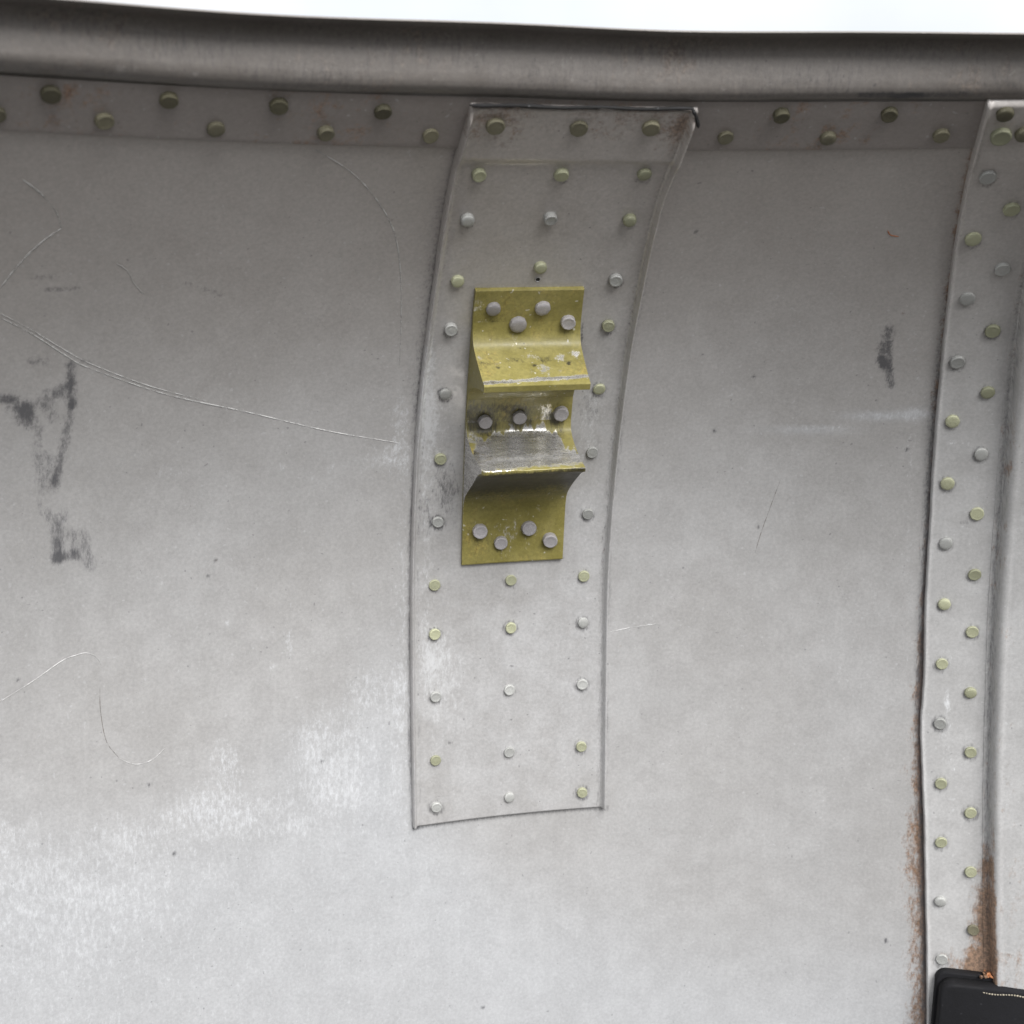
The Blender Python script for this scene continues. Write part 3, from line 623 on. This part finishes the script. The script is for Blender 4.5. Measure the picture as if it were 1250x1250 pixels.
# ------------------------------------------------------------------ 5. black pad in the corner
a0, z0 = hit(1147, 1191, .012); T, U_, N = frame(a0, z0)
O_ = Vector(S(a0, z0, 0))
root = empty('rubber_pad', tuple(O_)); tag(root, 'black rubber pad with rounded corner and pale stitching in the bottom right corner', 'rubber pad')
def slab(name, x0, y0, wd, ht, n0, n1, rad, bev, mat):
    bm = bmesh.new(); pts = []
    for cx, cy, a_0 in ((x0 + wd - rad, -y0 - rad, 0), (x0 + rad, -y0 - rad, 90), (x0 + rad, -y0 - ht + rad, 180), (x0 + wd - rad, -y0 - ht + rad, 270)):
        for k in range(9):
            an = math.radians(a_0 + k * 90 / 8); pts.append((cx + rad * math.cos(an), cy + rad * math.sin(an)))
    rings = []
    cxm, cym = x0 + wd / 2, -y0 - ht / 2
    for n_, ins in ((n0, 0), (n1 - bev, 0), (n1 - bev * .4, bev * .25), (n1 - bev * .1, bev * .6), (n1, bev * 1.1)):
        rings.append([bm.verts.new(O_ + T * (px + (-ins if px > cxm else ins)) + U_ * (py + (-ins if py > cym else ins)) + N * (n_ + .0004 * math.sin(px * 300) * (1 if n_ > n0 else 0))) for px, py in pts])
    for r0, r1 in zip(rings[:-1], rings[1:]):
        for i in range(len(pts)): bm.faces.new((r0[i], r0[(i+1) % len(pts)], r1[(i+1) % len(pts)], r1[i]))
    bm.faces.new(rings[-1]); bm.faces.new(rings[0][::-1])
    me = bpy.data.meshes.new(name); bm.to_mesh(me); bm.free(); smooth(me)
    o = link(name, me, mat); put(o, root); return o
slab('backing', -.0012, -.0006, .085, .075, ST + .0002, .0085, .0065, .0008, 'rubber')
slab('cover', .0006, .0022, .085, .075, .0085, .0165, .0075, .0014, 'rubber')
sm = lathe([(.00048, 0), (.00046, .0003), (.0003, .00055), (0, .0006)], 10)
sm.materials.append(MAT['stitch'])
for k in range(17):
    o = bpy.data.objects.new('stitch', sm); col.objects.link(o)
    c = O_ + T * (.0255 + k * .0016) + U_ * (-.0052 - .0005 * math.sin(k * .45)) + N * .0163
    o.matrix_world = Matrix.Translation(c) @ Matrix((T, U_, N)).transposed().to_4x4() @ Matrix.Diagonal((random.uniform(.9, 1.6), random.uniform(.8, 1.3), 1, 1))
    mw = o.matrix_world.copy(); o.parent = root; o.matrix_parent_inverse = Matrix.Translation(-O_); o.matrix_basis = mw
# crumbs of rust lying on the pad's top edge
bm = bmesh.new()
for k in range(46):
    px = random.gauss(.031, .003) if k < 20 else random.gauss(.042, .005); c = O_ + T * px + U_ * (.0010 + random.random() * .0012) + N * random.uniform(.004, .0105); r = random.uniform(.0007, .0020)
    bmesh.ops.create_icosphere(bm, subdivisions=1, radius=r, matrix=Matrix.Translation(c) @ Matrix.Rotation(random.random() * 6, 4, (random.random(), random.random(), 1)) @ Matrix.Diagonal((random.uniform(.6, 1.6), random.uniform(.5, 1), random.uniform(.4, .9), 1)))
for v_ in bm.verts: v_.co += Vector((random.uniform(-1, 1), random.uniform(-1, 1), random.uniform(-1, 1))) * .00018
me = bpy.data.meshes.new('rust_crumbs'); bm.to_mesh(me); bm.free()
o = link('rust_crumbs', me, 'crumb'); me.materials.append(MAT['crumb_dark'])
me.polygons.foreach_set('material_index', np.array([(i // 20) % 3 == 0 for i in range(len(me.polygons))], np.int32))
tag(o, 'orange brown rust crumbs on top of the black pad', 'rust crumbs', kind='stuff')

# ------------------------------------------------------------------ render
scene.render.engine = 'CYCLES'
scene.cycles.max_bounces = 4; scene.cycles.diffuse_bounces = 3; scene.cycles.glossy_bounces = 2; scene.cycles.transparent_max_bounces = 4
scene.render.resolution_x = scene.render.resolution_y = 1024
